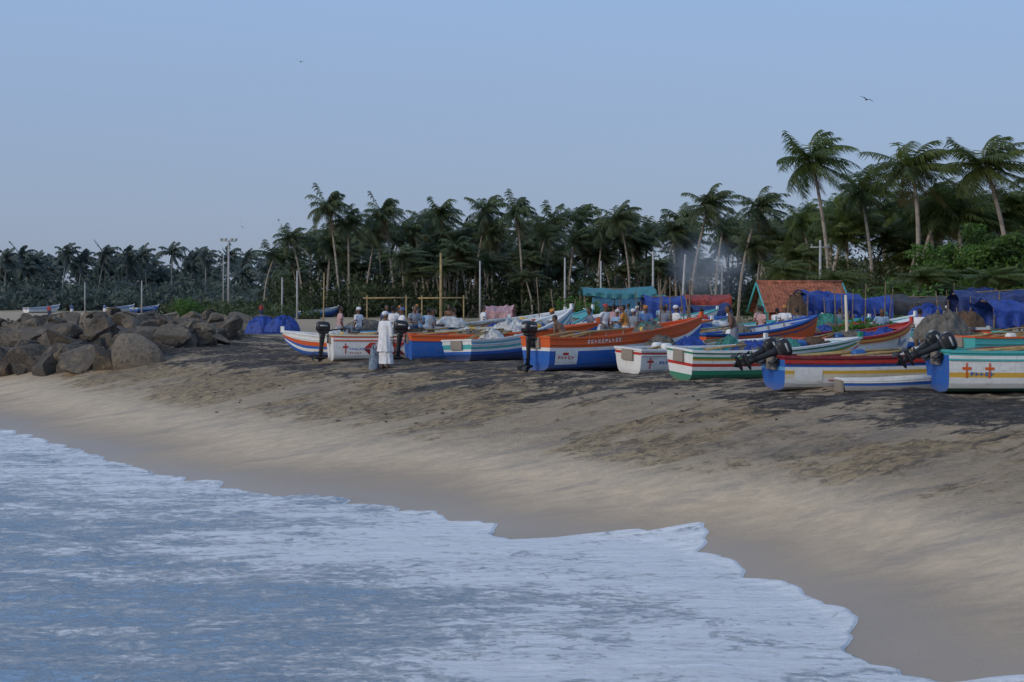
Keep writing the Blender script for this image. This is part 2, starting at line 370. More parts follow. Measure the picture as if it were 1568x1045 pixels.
for u,v,d,k_ in ((1272,202,118,1.),(1335,243,122,.95),(1410,206,112,1.2),(1550,206,108,1.15),(1478,280,116,1.1),(1262,295,128,.95),(1325,320,130,.9),(1205,330,150,.95),(1445,300,132,1.05),(1590,270,120,1),(1375,290,140,1.),(1520,310,135,1.),(1300,280,140,.9),(1560,290,140,1),(1365,340,128,.85),(1240,350,135,.85),(1490,340,128,.9),(1430,265,124,1.1),(1620,230,125,1.),(1395,262,118,1.1),(1530,275,118,1.1)):
    H=CZ+(CV-v)/F*d-2.0-2.4;put(R.choice(near),X(u,d),d,H,R.uniform(-.5,.5),k_*1.08)
for u,v,d in ((1130,283,150),(1058,283,160),(1015,310,180),(965,308,175),(915,325,180),(868,308,185),(835,312,190),(800,295,180),(755,330,195),(725,295,185),(682,303,185),(650,325,190),(605,298,180),(560,330,190),(520,288,175),(535,312,178),(465,337,190),(404,362,200),(1185,340,150),(1095,320,170),(940,318,190),(1160,325,165),(500,350,195),(585,325,200),(775,325,200),(1035,325,175),(890,335,190),(705,328,200),(985,330,185),(820,330,185),(635,315,200)):
    H=CZ+(CV-v)/F*d-2.-2.3;put(R.choice(mid),X(u,d),d,H,R.uniform(-.5,.5),R.uniform(.9,1.1))
for i in range(165):
    u=R.uniform(435,1250);d=R.uniform(175,250);v=R.uniform(332,400)+(12 if u<520 else 0)
    H=CZ+(CV-v)/F*d-2.-1.8;put(R.choice(mid),X(u,d),d,H,R.uniform(-.5,.5),R.uniform(.85,1.08))
for i in range(58):
    u=R.uniform(1215,1640);d=R.uniform(122,175);v=R.uniform(295,395)
    H=CZ+(CV-v)/F*d-2.-1.8;put(R.choice(near),X(u,d),d,H,R.uniform(-.5,.5),R.uniform(.85,1.12))
for u,v,d,k_ in ((1385,405,85,.75),(1528,405,82,.7),(1440,430,88,.6),(1350,425,90,.6),(1200,400,100,.7),(1290,410,98,.7)):
    put(R.choice(near),X(u,d),d,max(2.,CZ+(CV-v)/F*d-2.6),R.uniform(-.5,.5),k_)
V=[];Fc=[];M=[];T=[]
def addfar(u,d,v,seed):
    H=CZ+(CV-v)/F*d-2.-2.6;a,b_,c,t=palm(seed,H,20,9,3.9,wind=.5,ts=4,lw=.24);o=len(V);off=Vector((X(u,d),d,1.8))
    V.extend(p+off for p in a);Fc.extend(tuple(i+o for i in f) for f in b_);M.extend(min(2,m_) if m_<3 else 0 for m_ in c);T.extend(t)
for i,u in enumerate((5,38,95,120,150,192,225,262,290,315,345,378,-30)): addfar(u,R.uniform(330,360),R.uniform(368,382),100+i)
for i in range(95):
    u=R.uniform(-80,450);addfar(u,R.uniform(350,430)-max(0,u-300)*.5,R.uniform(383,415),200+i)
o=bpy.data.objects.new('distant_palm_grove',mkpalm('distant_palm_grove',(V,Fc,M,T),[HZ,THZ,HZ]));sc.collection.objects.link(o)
# ================= FOLIAGE =================
def foliage(name,cl,n,size,mat,seed=1):
    rs=np.random.RandomState(seed);VV=[];TT=[]
    for (cx,cy,cz,rx,ry,rz,t) in cl:
        p=rs.normal(size=(n,3));p/=np.linalg.norm(p,axis=1)[:,None];r=rs.uniform(.45,1.05,n)**.6
        lump=1+.35*np.sin(p[:,0]*5+cx)*np.sin(p[:,2]*6+cy)
        c=np.array([cx,cy,cz])+p*(r*lump)[:,None]*np.array([rx,ry,rz])
        a=rs.normal(size=(n,3));a/=np.linalg.norm(a,axis=1)[:,None];b_=np.cross(a,rs.normal(size=(n,3)));b_/=np.linalg.norm(b_,axis=1)[:,None]
        s=(size*rs.uniform(.6,1.3,n))[:,None]
        VV.append(np.stack([c-a*s,c-b_*s*.45,c+a*s,c+b_*s*.45],1).reshape(-1,3))
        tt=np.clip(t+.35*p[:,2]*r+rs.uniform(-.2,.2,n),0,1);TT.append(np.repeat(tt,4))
    VV=np.concatenate(VV);Fq=np.arange(len(VV)).reshape(-1,4)
    return mesh_np(name,VV,Fq,[mat],{'tint':np.concatenate(TT)},smooth=False)
U1=leafmat('undergrowth_leaf',(.016,.028,.014),(.085,.12,.035),(.05,(.13,.17,.21)))  # trace of air haze painted into the leaf colour
U2=leafmat('undergrowth_distant_leaf_hazed',(.035,.052,.032),(.09,.125,.06),(.30,(.15,.19,.24)))  # distance haze painted into the far undergrowth colour
U3=leafmat('broadleaf_leaf',(.018,.07,.012),(.09,.23,.035))
cl=[]
for i in range(290):
    u=R.uniform(420,1260);d=R.uniform(168,235);h=R.uniform(1,3.)+(d-168)/17;cl.append((X(u,d),d,2+h*.6,R.uniform(1.5,3.),2.,h*.8,R.uniform(.1,.6)*(1-.4*(d-168)/67)))
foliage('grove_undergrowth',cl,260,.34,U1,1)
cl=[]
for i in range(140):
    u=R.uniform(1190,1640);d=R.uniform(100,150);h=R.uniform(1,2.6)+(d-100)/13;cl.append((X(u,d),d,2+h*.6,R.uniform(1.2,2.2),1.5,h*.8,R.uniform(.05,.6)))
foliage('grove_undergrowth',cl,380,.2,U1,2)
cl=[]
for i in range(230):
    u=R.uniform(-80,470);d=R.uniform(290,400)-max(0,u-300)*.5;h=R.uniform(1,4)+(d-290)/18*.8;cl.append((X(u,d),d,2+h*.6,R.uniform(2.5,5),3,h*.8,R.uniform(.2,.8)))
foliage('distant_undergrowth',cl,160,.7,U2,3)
cl=[]
for i in range(60):
    u=R.uniform(260,480);d=R.uniform(150,230);h=R.uniform(.6,1.6);cl.append((X(u,d),d,2+h*.5,R.uniform(1.2,2.6),1.6,h,R.uniform(.3,.8)))
foliage('beach_shrubs',cl,160,.3,U1,4)
e=empty('broadleaf_tree',(X(1530,92),92,g1(X(1530,92),92)))
bd=Bd();bd.tube([(0,0,-.2),(.1,0,2),(0,.1,4)],[.3,.22,.16],0)
for k_ in range(6):
    a=k_*1.05;bd.tube([(0,.05,2.5+.2*k_),(1.3*math.cos(a),1.3*math.sin(a),4.+.2*k_),(2.6*math.cos(a),2.4*math.sin(a),5)],[.13,.08,.03],0,6)
bd.obj('trunk',[TM],True,e)
cl=[]
for i in range(75):
    a=R.uniform(0,6.28);q_=R.uniform(0,1)**.5;cl.append((X(1525,92)+5.0*q_*math.cos(a),92+2.5*q_*math.sin(a),5.4+R.uniform(-2.8,3.6)*(1-.45*q_),R.uniform(.6,1.2),1,R.uniform(.4,.85),R.uniform(.1,.9)))
fo=foliage('crown',cl,480,.14,U3,5);fo.parent=e;fo.matrix_parent_inverse=Matrix.Translation(-Vector(e.location))
cl=[]
for u,d,r_ in ((885,82,1.),(900,84,.9),(872,86,.8),(1318,50,.55),(1335,52,.6),(1305,54,.5),(1350,56,.6),(280,150,1.2),(296,152,.9),(1365,84,1.5),(1320,86,1.5),(1180,88,1.3),(1420,80,1.4),(1395,82,1.3)):
    for i in range(4): cl.append((X(u,d)+R.uniform(-.6,.6),d,2.2+R.uniform(.2,1.)*r_*1.4,r_,r_,r_*.7,R.uniform(.3,.9)))
foliage('beach_bushes',cl,260,.12,U3,6)
# ================= BOATS =================
FR=[0,.04,.12,.24,.38,.5,.6,.7,.8,.9,1];GG=[0,.55,.76,.85,.895,.925,.945,.96,.975,.99,1]
WP=plain('weathered_wood',(.22,.16,.11),.85,.5,5);BP=plain('bamboo_pole',(.38,.27,.12),.7,.4,5);CP=plain('concrete_pole',(.42,.42,.42),.8,.3,4)
def clothmat(name,c,rough=.6,var=.5): 
    if (name,) in MC: return MC[(name,)]
    m,nt,b=newmat(name);co=objco(nt);n=noise(nt,co,5,8,.65,1)
    nt.links.new(mixc(nt,ramp(nt,n,.35,.7),c,tuple(q_*(1-var) for q_ in c)),b.inputs['Base Color']);b.inputs['Roughness'].default_value=rough
    bump(nt,noise(nt,co,9,8,.6,1.5),b,.6,.06);MC[(name,)]=m;return m
TB=clothmat('blue_tarpaulin',(.015,.06,.34),.55,.6);TW=clothmat('white_cloth',(.62,.64,.64),.8);TN=clothmat('grey_net',(.16,.15,.13),.95);TBr=clothmat('brown_net',(.13,.08,.05),.95);TNv=clothmat('navy_tarpaulin',(.012,.035,.17),.55,.6);TG=clothmat('teal_net',(.05,.25,.22),.9)
JC=plain('jerry_can_blue',(.03,.12,.35),.4)
rg=random.Random(77)
def heapmesh(rx,ry,h,seed,n=30):
    g=np.linspace(-1,1,n);a,b_=np.meshgrid(g,g)
    ex=a*np.sqrt(1-b_*b_/2);ey=b_*np.sqrt(1-a*a/2);r=np.sqrt(ex**2+ey**2)
    rid=1-np.abs(fbm(ex*2.6+seed,ey*2.6,4,seed))*2.6
    zz=h*np.clip(1-r**2.2,0,1)**.6*(.60+.45*rid)-.03*(r>.97)
    px=ex*rx*(1+.25*fbm(ex*2+seed,ey*2,3,seed+4));py=ey*ry*(1+.25*fbm(ex*2,ey*2+seed,3,seed+6))
    return np.stack([px,py,zz],-1).reshape(-1,3),grid_faces(n,n)
def boat(x,y,head,L,beam,hm,hb,rows,tr=None,inner='c',roll=0,rail='w',decals=(),motor=None,name='fishing_boat',hs=None,pitch=0,dz=0,gear=True):
    hs=hs or hm*1.05
    e=empty(name,(x,y,min(g1(x,y),g1(x+.5*L*math.cos(head),y+.5*L*math.sin(head)))+dz-.03),(roll,-pitch,head))
    def Bf(t):
        if t<.42: return beam/2*(.86+.14*math.sin(t/.42*math.pi/2))
        q_=(t-.42)/.58;return beam/2*max(.025,(1-q_**2.1))
    def Hf(t): return hm+(hs-hm)*max(0,1-t/.35)**2+(hb-hm)*t**2.1
    def Kf(t): return .02*(1-t)+hb*.55*max(0,(t-.76)/.24)**2.2
    def hp(t,f,sd,ins=0):
        g=float(np.interp(f,FR,GG));H=Hf(t);K=Kf(t);bb=Bf(t)
        fl=g*(1-.38*max(0,t-.45)*1.8*(1-f))
        return Vector((t*L+.45*f*max(0,t-.6)**2*2.2-.06*f*(1-t)**6,sd*max(.0,bb*fl-ins),K+(H-K)*f))
    keys=sorted(set(rows+(tr or '')+inner+rail+'e'));ks={c:i for i,c in enumerate(keys)};mats=[paint(c) for c in keys]
    b_=Bd();NS=30;ts=[i/NS for i in range(NS+1)]
    for sd in (-1,1):
        vs=[hp(t,f,sd) for t in ts for f in FR]
        n=len(FR)
        for r_ in range(n-1):
            b_.add([vs[i*n+r_+k_] for i in range(NS+1) for k_ in (0,1)],[(2*i,2*i+1,2*i+3,2*i+2) for i in range(NS)],ks[rows[r_]])
        fi=[.12,.3,.55,.8,1];vi=[hp(t,f,sd,.045)+Vector((.0 if t>0 else .04,0,.0)) for t in ts for f in fi];n=5
        b_.add(vi,[(i*n+j,i*n+j+1,(i+1)*n+j+1,(i+1)*n+j) for i in range(NS) for j in range(n-1)],ks[inner])
        rr=[]
        for t in ts:
            p=hp(t,1,sd);rr.append([p+Vector((0,sd*.03,-.035)),p+Vector((0,sd*.03,.02)),p+Vector((0,-sd*.06,.02)),p+Vector((0,-sd*.06,-.035))])
        b_.loft(rr,ks[rail])
        rr=[]
        for t in ts[:-1]:
            p=hp(t,.80,sd);rr.append([p+Vector((0,sd*.002,-.02)),p+Vector((0,sd*.028,-.015)),p+Vector((0,sd*.028,.015)),p+Vector((0,sd*.002,.02))])
        b_.loft(rr,ks[rows[9]])
        for i in range(3,26,3):
            t=ts[i];q_=[hp(t,f,sd,.06) for f in (.15,.45,.75,.97)];b_.tube(q_,[.025]*4,ks['e'],4)
    b_.add([hp(t,.12,sd,.045) for t in ts for sd in (-1,1)],[(2*i,2*i+1,2*i+3,2*i+2) for i in range(NS)],ks['e'])
    tr=tr or rows
    for r_ in range(10):
        b_.add([hp(0,FR[r_],-1),hp(0,FR[r_+1],-1),hp(0,FR[r_+1],1),hp(0,FR[r_],1)],[(0,1,2,3)],ks[tr[r_]])
    b_.add([hp(0,f,sd,.045)+Vector((.045,0,0)) for f in (.12,.97) for sd in (-1,1)],[(0,1,3,2)],ks[inner])
    b_.box((-.04,0,Hf(0)+.0),(.09,2*Bf(0)+.05,.05),ks[rail])
    b_.box((-.08,0,Hf(0)-.16),(.06,.45,.30),ks['e'])
    dk=[t for t in ts if t>.8];b_.add([hp(t,.93,sd,.02) for t in dk for sd in (-1,1)],[(2*i,2*i+1,2*i+3,2*i+2) for i in range(len(dk)-1)],ks[rail])
    for t in (.14,.34,.55,.72): b_.box((t*L,0,Hf(t)*.78),(.24,2*Bf(t)*.93,.04),ks[rail if t!=.34 else inner])
    p=hp(1,1,1);b_.box((p.x-.03,0,p.z+.05),(.12,.09,.22),ks[rows[9]])
    b_.obj('hull',mats,False,e)
    if gear and L>4:
        gb=Bd()
        for i in range(rg.randint(1,4)):
            t0=rg.uniform(.02,.25);t1=t0+rg.uniform(.3,.5);y0=rg.uniform(-.5,.5)*beam*.6;y1=rg.uniform(-.4,.4)*beam*.5
            gb.tube([(t0*L,y0,Hf(t0)*.92+.06),((t0+t1)/2*L,(y0+y1)/2,Hf(.5)*.95+.09),(t1*L,y1,Hf(t1)+.12)],[.025,.03,.02],0,6)
        for i in range(rg.randint(1,3)):
            t=rg.uniform(.2,.7);gb.ell((t*L,rg.uniform(-.2,.2),Hf(t)*.8+.12),(.17,.12,.19),rg.choice([1,2,3]),e=.55)
        for i in range(rg.randint(2,4)):
            t=rg.uniform(.18,.75);hv,hf=heapmesh(rg.uniform(.35,.9),Bf(t)*.85,rg.uniform(.3,.6),rg.randint(1,99));gb.add([(a_[0]+t*L,a_[1],a_[2]+Hf(t)*.68) for a_ in hv],[tuple(int(q_) for q_ in f_) for f_ in hf],rg.choice([4,5,6,7,4,8]))
        gb.obj('fishing_gear',[BP,JC,paint('y'),paint('w'),TN,TBr,TG,TB,TW],True,e)
    if decals:
        dkeys=sorted(set(d_[0] for d_ in decals));db=Bd()
        for n_,(col,poly) in enumerate(decals):
            dt=max(p_[0] for p_ in poly)-min(p_[0] for p_ in poly);nx=max(1,int(dt*34)+1);ny=5;vs=[]
            off=.006+.004*(1 if col!='w' else 0)+.0015*(n_%3)
            for j in range(ny+1):
                for i in range(nx+1):
                    a_=i/nx;b2=j/ny;t=(poly[0][0]*(1-a_)+poly[1][0]*a_)*(1-b2)+(poly[3][0]*(1-a_)+poly[2][0]*a_)*b2
                    f=(poly[0][1]*(1-a_)+poly[1][1]*a_)*(1-b2)+(poly[3][1]*(1-a_)+poly[2][1]*a_)*b2
                    vs.append(hp(t,f,-1)+Vector((0,-off-.004,0)))
            db.add(vs,[(j*(nx+1)+i,j*(nx+1)+i+1,(j+1)*(nx+1)+i+1,(j+1)*(nx+1)+i) for j in range(ny) for i in range(nx)],dkeys.index(col))
        db.obj('painted_emblem',[paint(c) for c in dkeys],False,e)
    for tilt,yo in (motor or ()):
        mo=bpy.data.objects.new('outboard_motor',MOT);sc.collection.objects.link(mo);mo.parent=e;mo.location=(-.11,yo,Hf(0)-.08);mo.rotation_euler=(0,tilt,R.uniform(-.2,.2));mo.scale=(.82 if tilt>.5 else 1.0,)*3
    return e,hp,Hf
def rect(c,t0,t1,f0,f1): return (c,[(t0,f0),(t1,f0),(t1,f1),(t0,f1)])
def cross(c,t,f,w,h,th=.18): return [rect(c,t-w*th,t+w*th,f-h,f+h),rect(c,t-w,t+w,f+h*.1,f+h*.1+h*.35)]
def text(c,t0,f,n,w=.006,h=.07,gap=.012):
    o=[];r=random.Random(n)
    for i in range(n):
        t=t0+i*gap;o.append(rect(c,t,t+w*.35,f,f+h))
        if r.random()<.7: o.append(rect(c,t+w*.4,t+w,f+h*.7,f+h))
        if r.random()<.6: o.append(rect(c,t+w*.4,t+w,f,f+h*.3))
        else: o.append(rect(c,t+w*.4,t+w*1.1,f+h*.38,f+h*.6))
    return o
mb=Bd();bk=plain('motor_black_plastic',(.014,.014,.016),.4,.3,8,0,.05,.5);gy=plain('motor_grey_alloy',(.05,.055,.06),.45,.4,8,.3,.05)
mb.box((.02,0,-.08),(.05,.24,.26),1);mb.box((.10,0,-.10),(.03,.24,.2),1);mb.box((.06,0,.03),(.14,.22,.05),1)
mb.tube([(-.02,-.14,.02),(-.02,.14,.02)],[.03,.03],1)
mb.ell((-.20,0,.34),(.25,.155,.19),0,nu=20,nv=12,e=.6);mb.ell((-.18,0,.18),(.20,.12,.09),1,nu=16,nv=8,e=.6)
mb.box((-.455,0,.36),(.01,.16,.1),2);mb.box((-.2,-.158,.38),(.26,.008,.05),2);mb.box((-.2,.158,.38),(.26,.008,.05),2)
def rr_(cx,z,a,b__,n=12): return [(cx+a*math.cos(6.283*j/n),b__*math.sin(6.283*j/n),z) for j in range(n)]
mb.loft([rr_(-.2,.15,.13,.09),rr_(-.2,.0,.10,.07),rr_(-.21,-.3,.075,.045),rr_(-.22,-.62,.085,.03),rr_(-.22,-.72,.10,.035)],0)
mb.loft([rr_(-.28,-.545,.19,.10),rr_(-.28,-.53,.19,.10)],0)
mb.ell((-.25,0,-.74),(.26,.055,.06),0);mb.loft([rr_(-.24,-.92,.03,.008),rr_(-.22,-.78,.10,.014)],0)
for k_ in range(3):
    a=k_*2.094;Mx=Matrix.Translation((-.47,0,-.74))@Matrix.Rotation(a,4,'X')
    mb.add([(.0,-.02,.03),(.03,.02,.03),(.05,.08,.10),(.03,.07,.16),(-.02,-.01,.17),(-.04,-.06,.11)],[(0,1,2,3,4,5)],1,Mx);mb.add([(.006,-.02,.03),(.036,.02,.03),(.056,.08,.10),(.036,.07,.16),(-.014,-.01,.17),(-.034,-.06,.11)],[(5,4,3,2,1,0)],1,Mx)
mb.tube([(-.02,0,.2),(.2,.02,.26),(.5,.05,.30),(.62,.05,.31)],[.03,.022,.022,.03],0)
MOT=mb.mesh('outboard_motor',[bk,gy,paint('s')],True)
D2=math.radians
def bs(u,v): return place(u,v)
x,y=bs(507,553)
dec=cross('r',.055,.5,.012,.2)+text('b',.075,.45,8)+text('r',.075,.3,5)
for i,(t0,t1) in enumerate(((.17,.20),(.22,.24),(.26,.34),)): dec.append(('r',[(t0,.72),(t1,.72),(t1-.03,.5),(t0-.03,.5)])) ; dec.append(('m',[(t0-.03,.47),(t1-.03,.47),(t1,.25),(t0,.25)]))
boat(x,y,D2(18),7.3,1.5,.90,1.3,'wwwwwwwwwo','wwwwwwwwwo','c',rail='c',decals=dec,motor=[(.06,0)])
x,y=bs(626,549);boat(x,y,D2(16),6.6,1.5,.90,1.3,'bbbbbbbboo',None,'b',rail='o',motor=[(.1,0)],roll=.03)
x,y=bs(702,553);boat(x,y,D2(54),6.6,1.4,.74,1.8,'nnnnbwtwlw','nnnnbwttww','w',rail='w',roll=-.04,decals=[rect('t',.03,.97,.84,.88)])
x,y=bs(822,569);dec=[rect('w',.03,.15,.2,.62)]+text('r',.045,.36,5,.012,.1,.018)+text('w',.2,.82,10,.012,.1,.02)+[rect('r',.07,.10,.48,.56)]
boat(x,y,D2(38),6.4,1.5,.93,1.5,'bbbbbbwooo','bbbbbbwooo','o',rail='o',decals=dec,motor=[(.05,.0)])
x,y=bs(963,572);boat(x,y,D2(36),5.2,1.3,.72,.95,'wwwwwwwwrw',None,'s',rail='w',decals=cross('r',.06,.5,.02,.22)+text('b',.12,.45,5,.014,.12,.022),roll=.05)
x,y=bs(1042,582);boat(x,y,D2(24),5.4,1.5,.78,1.05,'ggggwrwywg','gggwwrwwwg','t',rail='w',roll=.06,motor=None)
x,y=X(1060,46.5),46.5;boat(x,y,D2(38),6.1,1.6,.88,1.5,'ooooooooon',None,'w',rail='b')
x,y=X(1170,50),50;boat(x,y,D2(35),5.0,1.5,.8,1.25,'oooooooowb',None,'w',rail='r')
x,y=bs(1186,597);boat(x,y,D2(14),7.2,1.55,.76,1.0,'wwwwcywbrm','bbbbbblbbm','c',rail='m',decals=[rect('w',.03,.12,.2,.68),rect('r',.14,.7,.3,.33)],motor=[(1.18,-.3),(1.1,.3)])
x,y=X(1236,42.5),42.5;boat(x,y,D2(46),6.2,1.6,.82,1.3,'wwwwwwwcyr',None,'o',rail='r',decals=text('b',.72,.5,8,.012,.12,.02))
x,y=bs(1438,600);boat(x,y,D2(5),8,1.6,.88,1.3,'ggwwywwwwt','bbbbbbbbbt','t',rail='t',decals=cross('o',.045,.55,.012,.18)+cross('o',.105,.55,.012,.18)+text('b',.055,.42,5,.008,.09,.013)+[('y',[(.2,.2),(.9,.62),(.9,.7),(.2,.26)]),('o',[(.25,.14),(.9,.5),(.9,.56),(.25,.18)])],motor=[(1.15,-.3),(1.0,.3)])
x,y=X(1470,42),42;boat(x,y,D2(22),7,1.7,.95,1.35,'wwwwwotttt',None,'y',rail='o')
x,y=X(1545,47),47;boat(x,y,D2(22),7,1.7,1.0,1.5,'wwwwwtwwwb',None,'y',rail='t')
x,y=bs(1290,600);boat(x,y,D2(6),2.45,.6,.28,.40,'wwwssbbwww',None,'s',rail='w',name='small_canoe')
x,y=X(622,50.5),50.5;boat(x,y,D2(172),4.4,1.5,.66,.92,'ybbwboowww',None,'c',rail='w',roll=-.03)
for u,d,h,L,rows,inn,hb in ((520,58,18,7,'wwwwwwwwlw','w',1.3),(600,60,30,7,'wwwwwwwwrw','t',1.3),(738,62,35,7,'wwwwwppppp','w',1.55),(850,54,28,7,'wwwwwwblww','w',1.3),(900,60,30,7,'wwwwwwwwtw','s',1.3),(985,56,25,7,'wwwwwggwtw','g',1.2),(1050,58,32,7,'wwwwwwwwlw','w',1.2),(1130,60,30,7,'wwwwwwwyww','t',1.3),(1290,58,28,7,'wwwwwrwwww','w',1.25),(1380,54,30,7,'bbbbbbwwtt','w',1.3),(1440,60,25,7,'ooooowwwww','w',1.35),(660,66,30,7,'rrrrrrwwww','w',1.55),(1190,66,30,7,'wwwwwwwttt','w',1.3),(790,70,30,7,'wwwwwwwbbb','w',1.5),(700,56,40,6.5,'wwwwwwwwbw','l',1.6),(640,56,35,6.5,'wwwwwwwwww','w',1.45),(760,52,50,6.5,'wwwwwwwwlw','w',1.7),(1010,50,40,6,'ooooooowww','w',1.3),(930,68,35,7,'wwwwwllwww','w',1.6),(1100,54,38,6,'bbbbbbbwww','w',1.35),(1250,52,45,6,'wwwwwwwwww','t',1.5),(1500,52,30,7,'tttttttwww','w',1.4)):
    boat(X(u,d),d,D2(h+R.uniform(-6,6)),L,1.6,.85,hb,rows,None,inn,rail=R.choice('wwtbo'),roll=R.uniform(-.08,.08))
for u,d,h in ((40,235,60),(205,235,70),(455,165,55),(165,255,65)):
    boat(X(u,d),d,D2(h),7,1.8,.85,1.4,R.choice(['wwwwwwwbbw','bbbbbbbwww','nnnnnbbllw','wwwwwwtttw']),None,'b',rail='w',gear=False)
# ================= CLOTH / NET HEAPS =================
def heap(name,x,y,z,rx,ry,h,mat,seed=0,rot=0):
    v,f=heapmesh(rx,ry,h,seed,46);o=mesh_np(name,v,f,[mat]);o.location=(x,y,z);o.rotation_euler=(0,0,rot);return o
def hpx(name,u,v,d,w,h,mat,seed,dep=None):
    heap(name,X(u,d),d,Zv(v,d),w/F*d/2,(dep or w/F*d*.35),h/F*d,mat,seed,R.uniform(-.2,.2))
hpx('blue_tarp_bundle',402,510,58,60,26,TB,1);hpx('blue_tarp_bundle',434,507,56,56,24,TB,2)
hpx('white_sail_bundle',785,520,49,75,34,TW,3);hpx('blue_tarp_bundle',945,535,43.5,60,30,TB,4);hpx('grey_fishing_net',1012,547,41,62,34,TN,5)
hpx('grey_fishing_net',1190,540,45,60,24,TN,6);hpx('grey_fishing_net',1445,518,44.5,85,44,TN,7);hpx('brown_fishing_net',910,540,42.8,50,14,TBr,8)
hpx('blue_tarp_bundle',1500,470,62,95,30,TNv,9);hpx('blue_tarp_bundle',1255,486,66,85,40,TB,10);hpx('brown_fishing_net',1218,482,64,36,34,TBr,11);hpx('white_sail_bundle',905,512,55,75,20,TW,12)
hpx('white_sail_bundle',1085,505,58,80,16,TW,13);hpx('teal_fishing_net',1265,508,54,55,28,TG,14);hpx('blue_tarp_bundle',1325,480,68,60,20,TB,15);hpx('grey_fishing_net',560,505,54,70,16,TN,16);hpx('white_sail_bundle',690,500,56,50,16,TW,17)
hpx('blue_tarp_bundle',1540,545,43,50,22,TB,21);hpx('blue_tarp_bundle',1420,490,60,60,26,TB,22);hpx('grey_fishing_net',1110,556,40.2,90,18,TN,23);hpx('brown_fishing_net',1480,500,52,60,24,TBr,24)
def canopy(name,u,d,w,dep,vt,mat,side=0.,tilt=0.):
    x=X(u,d);g=g1(x,d);zt=Zv(vt,d);e=empty(name,(x,d,g),(0,0,R.uniform(-.15,.15)));W_=w/F*d;H=zt-g
    n=60;a=np.linspace(-.5,.5,n);A_,B_=np.meshgrid(a,np.linspace(-.5,.5,n))
    fold=.06*np.sin(A_*W_*9+3*fbm(A_*4,B_,2,7))
    z=H-.35*np.abs(B_*2)**1.2-.20*(1-(2*A_)**2)*(.4+.6*np.abs(B_*2))+tilt*A_+.2*fbm(A_*5+u,B_*5,4,3)
    drop=np.clip((np.abs(B_)-.40)/.1,0,1);z=z-drop*side*(1+.5*fbm(A_*6+u,B_*0,3,5))
    yy=np.sign(B_)*np.minimum(np.abs(B_),.40)*dep*1.2+drop*fold*1.5
    o=mesh_np('sheet',np.stack([A_*W_,yy,z],-1).reshape(-1,3),grid_faces(n,n),[mat]);o.parent=e
    b_=Bd()
    for sx_ in (-.48,0,.48):
        for sy in (-.45,.45): b_.tube([(sx_*W_,sy*dep,-.1),(sx_*W_,sy*dep,H-.35+tilt*sx_)],[.045,.035],0,6)
    b_.tube([(-.5*W_,0,H-.1-tilt*.5),(.5*W_,0,H-.1+tilt*.5)],[.04,.04],0,6);b_.obj('poles',[WP],True,e)
canopy('blue_tarp_shelter',1520,60,120,2.6,443,TNv,.7,.2);canopy('blue_tarp_shelter',1550,54,100,2.2,461,TB,.6,-.2)
canopy('blue_tarp_shelter',1015,84,62,3,452,TB,1.1);canopy('teal_canopy',945,90,112,3,440,clothmat('teal_sheet',(.05,.24,.28),.6),.15);canopy('blue_tarp_shelter',1265,66,90,2.6,447,TB,.5,-.2)
canopy('red_shed_awning',1082,86,70,2.6,450,clothmat('red_sheet',(.35,.05,.04),.7),.5);canopy('blue_tarp_shelter',1085,80,60,2.,466,TNv,.5);canopy('dark_awning',1400,75,90,3,452,clothmat('dark_sheet',(.06,.06,.07),.8),.5)
canopy('pink_sheet_shelter',765,95,45,2.,468,clothmat('pink_sheet',(.5,.3,.33),.7),.4);canopy('blue_tarp_shelter',1330,72,60,2.4,455,TB,.6,.1)
d=76;x=X(1224,d);g=g1(x,d);e=empty('tiled_hut',(x,d,g),(0,0,.06));W_=4.6;Dp=4.;eave=1.5;rid=2.95
tm=plain('clay_roof_tile',(.40,.14,.075),.85,.6,3);gm=plain('green_plaster_wall',(.06,.22,.17),.8,.3,3);rm=plain('red_plank_wall',(.30,.08,.05),.8,.4,5);dm=plain('dark_opening',(.012,.012,.012),.9)
b_=Bd();b_.box((0,-Dp/2+.35,eave/2),(W_-.5,.12,eave),1);b_.box((0,Dp/2-.35,eave/2),(W_-.5,.12,eave),1)
for sx_ in (-1,1):
    xx=sx_*(W_/2-.3);b_.add([(xx,-Dp/2+.42,0),(xx,Dp/2-.42,0),(xx,Dp/2-.42,eave),(xx,0,rid-.12),(xx,-Dp/2+.42,eave)],[(0,1,2,3,4)],0)
    b_.box((xx+sx_*.02,-.2,.7),(.05,.7,1.4),2)
b_.box((-1,-Dp/2+.28,.95),(.7,.05,.7),2);b_.box((.9,-Dp/2+.28,.8),(.8,.05,1.5),2);b_.obj('walls',[gm,rm,dm],False,e)
for sy in (-1,1):
    nr=120;nc=90;A_,B_=np.meshgrid(np.linspace(0,1,nc),np.linspace(0,1,nr));xx=(A_-.5)*W_;yy=sy*(B_*(Dp/2+.1));row=(B_*16)%1
    zz=rid-(rid-eave+.1)*B_+.035*np.abs(np.sin(A_*math.pi*24))+.035*row+.07*fbm(A_*3,B_*3,2,4);o=mesh_np('roof_tiles',np.stack([xx,yy,zz],-1).reshape(-1,3),grid_faces(nr,nc),[tm],smooth=False);o.parent=e
b_=Bd();b_.tube([(-W_/2,0,rid+.03),(W_/2,0,rid+.03)],[.09,.09],0)
for sx_ in (-1,1):
    for sy in (-1,1): b_.tube([(sx_*(W_/2+.03),0,rid-.02),(sx_*(W_/2+.03),sy*(Dp/2+.1),eave-.14)],[.06,.06],1,4)
b_.obj('ridge_and_barge',[tm,paint('t')],True,e)
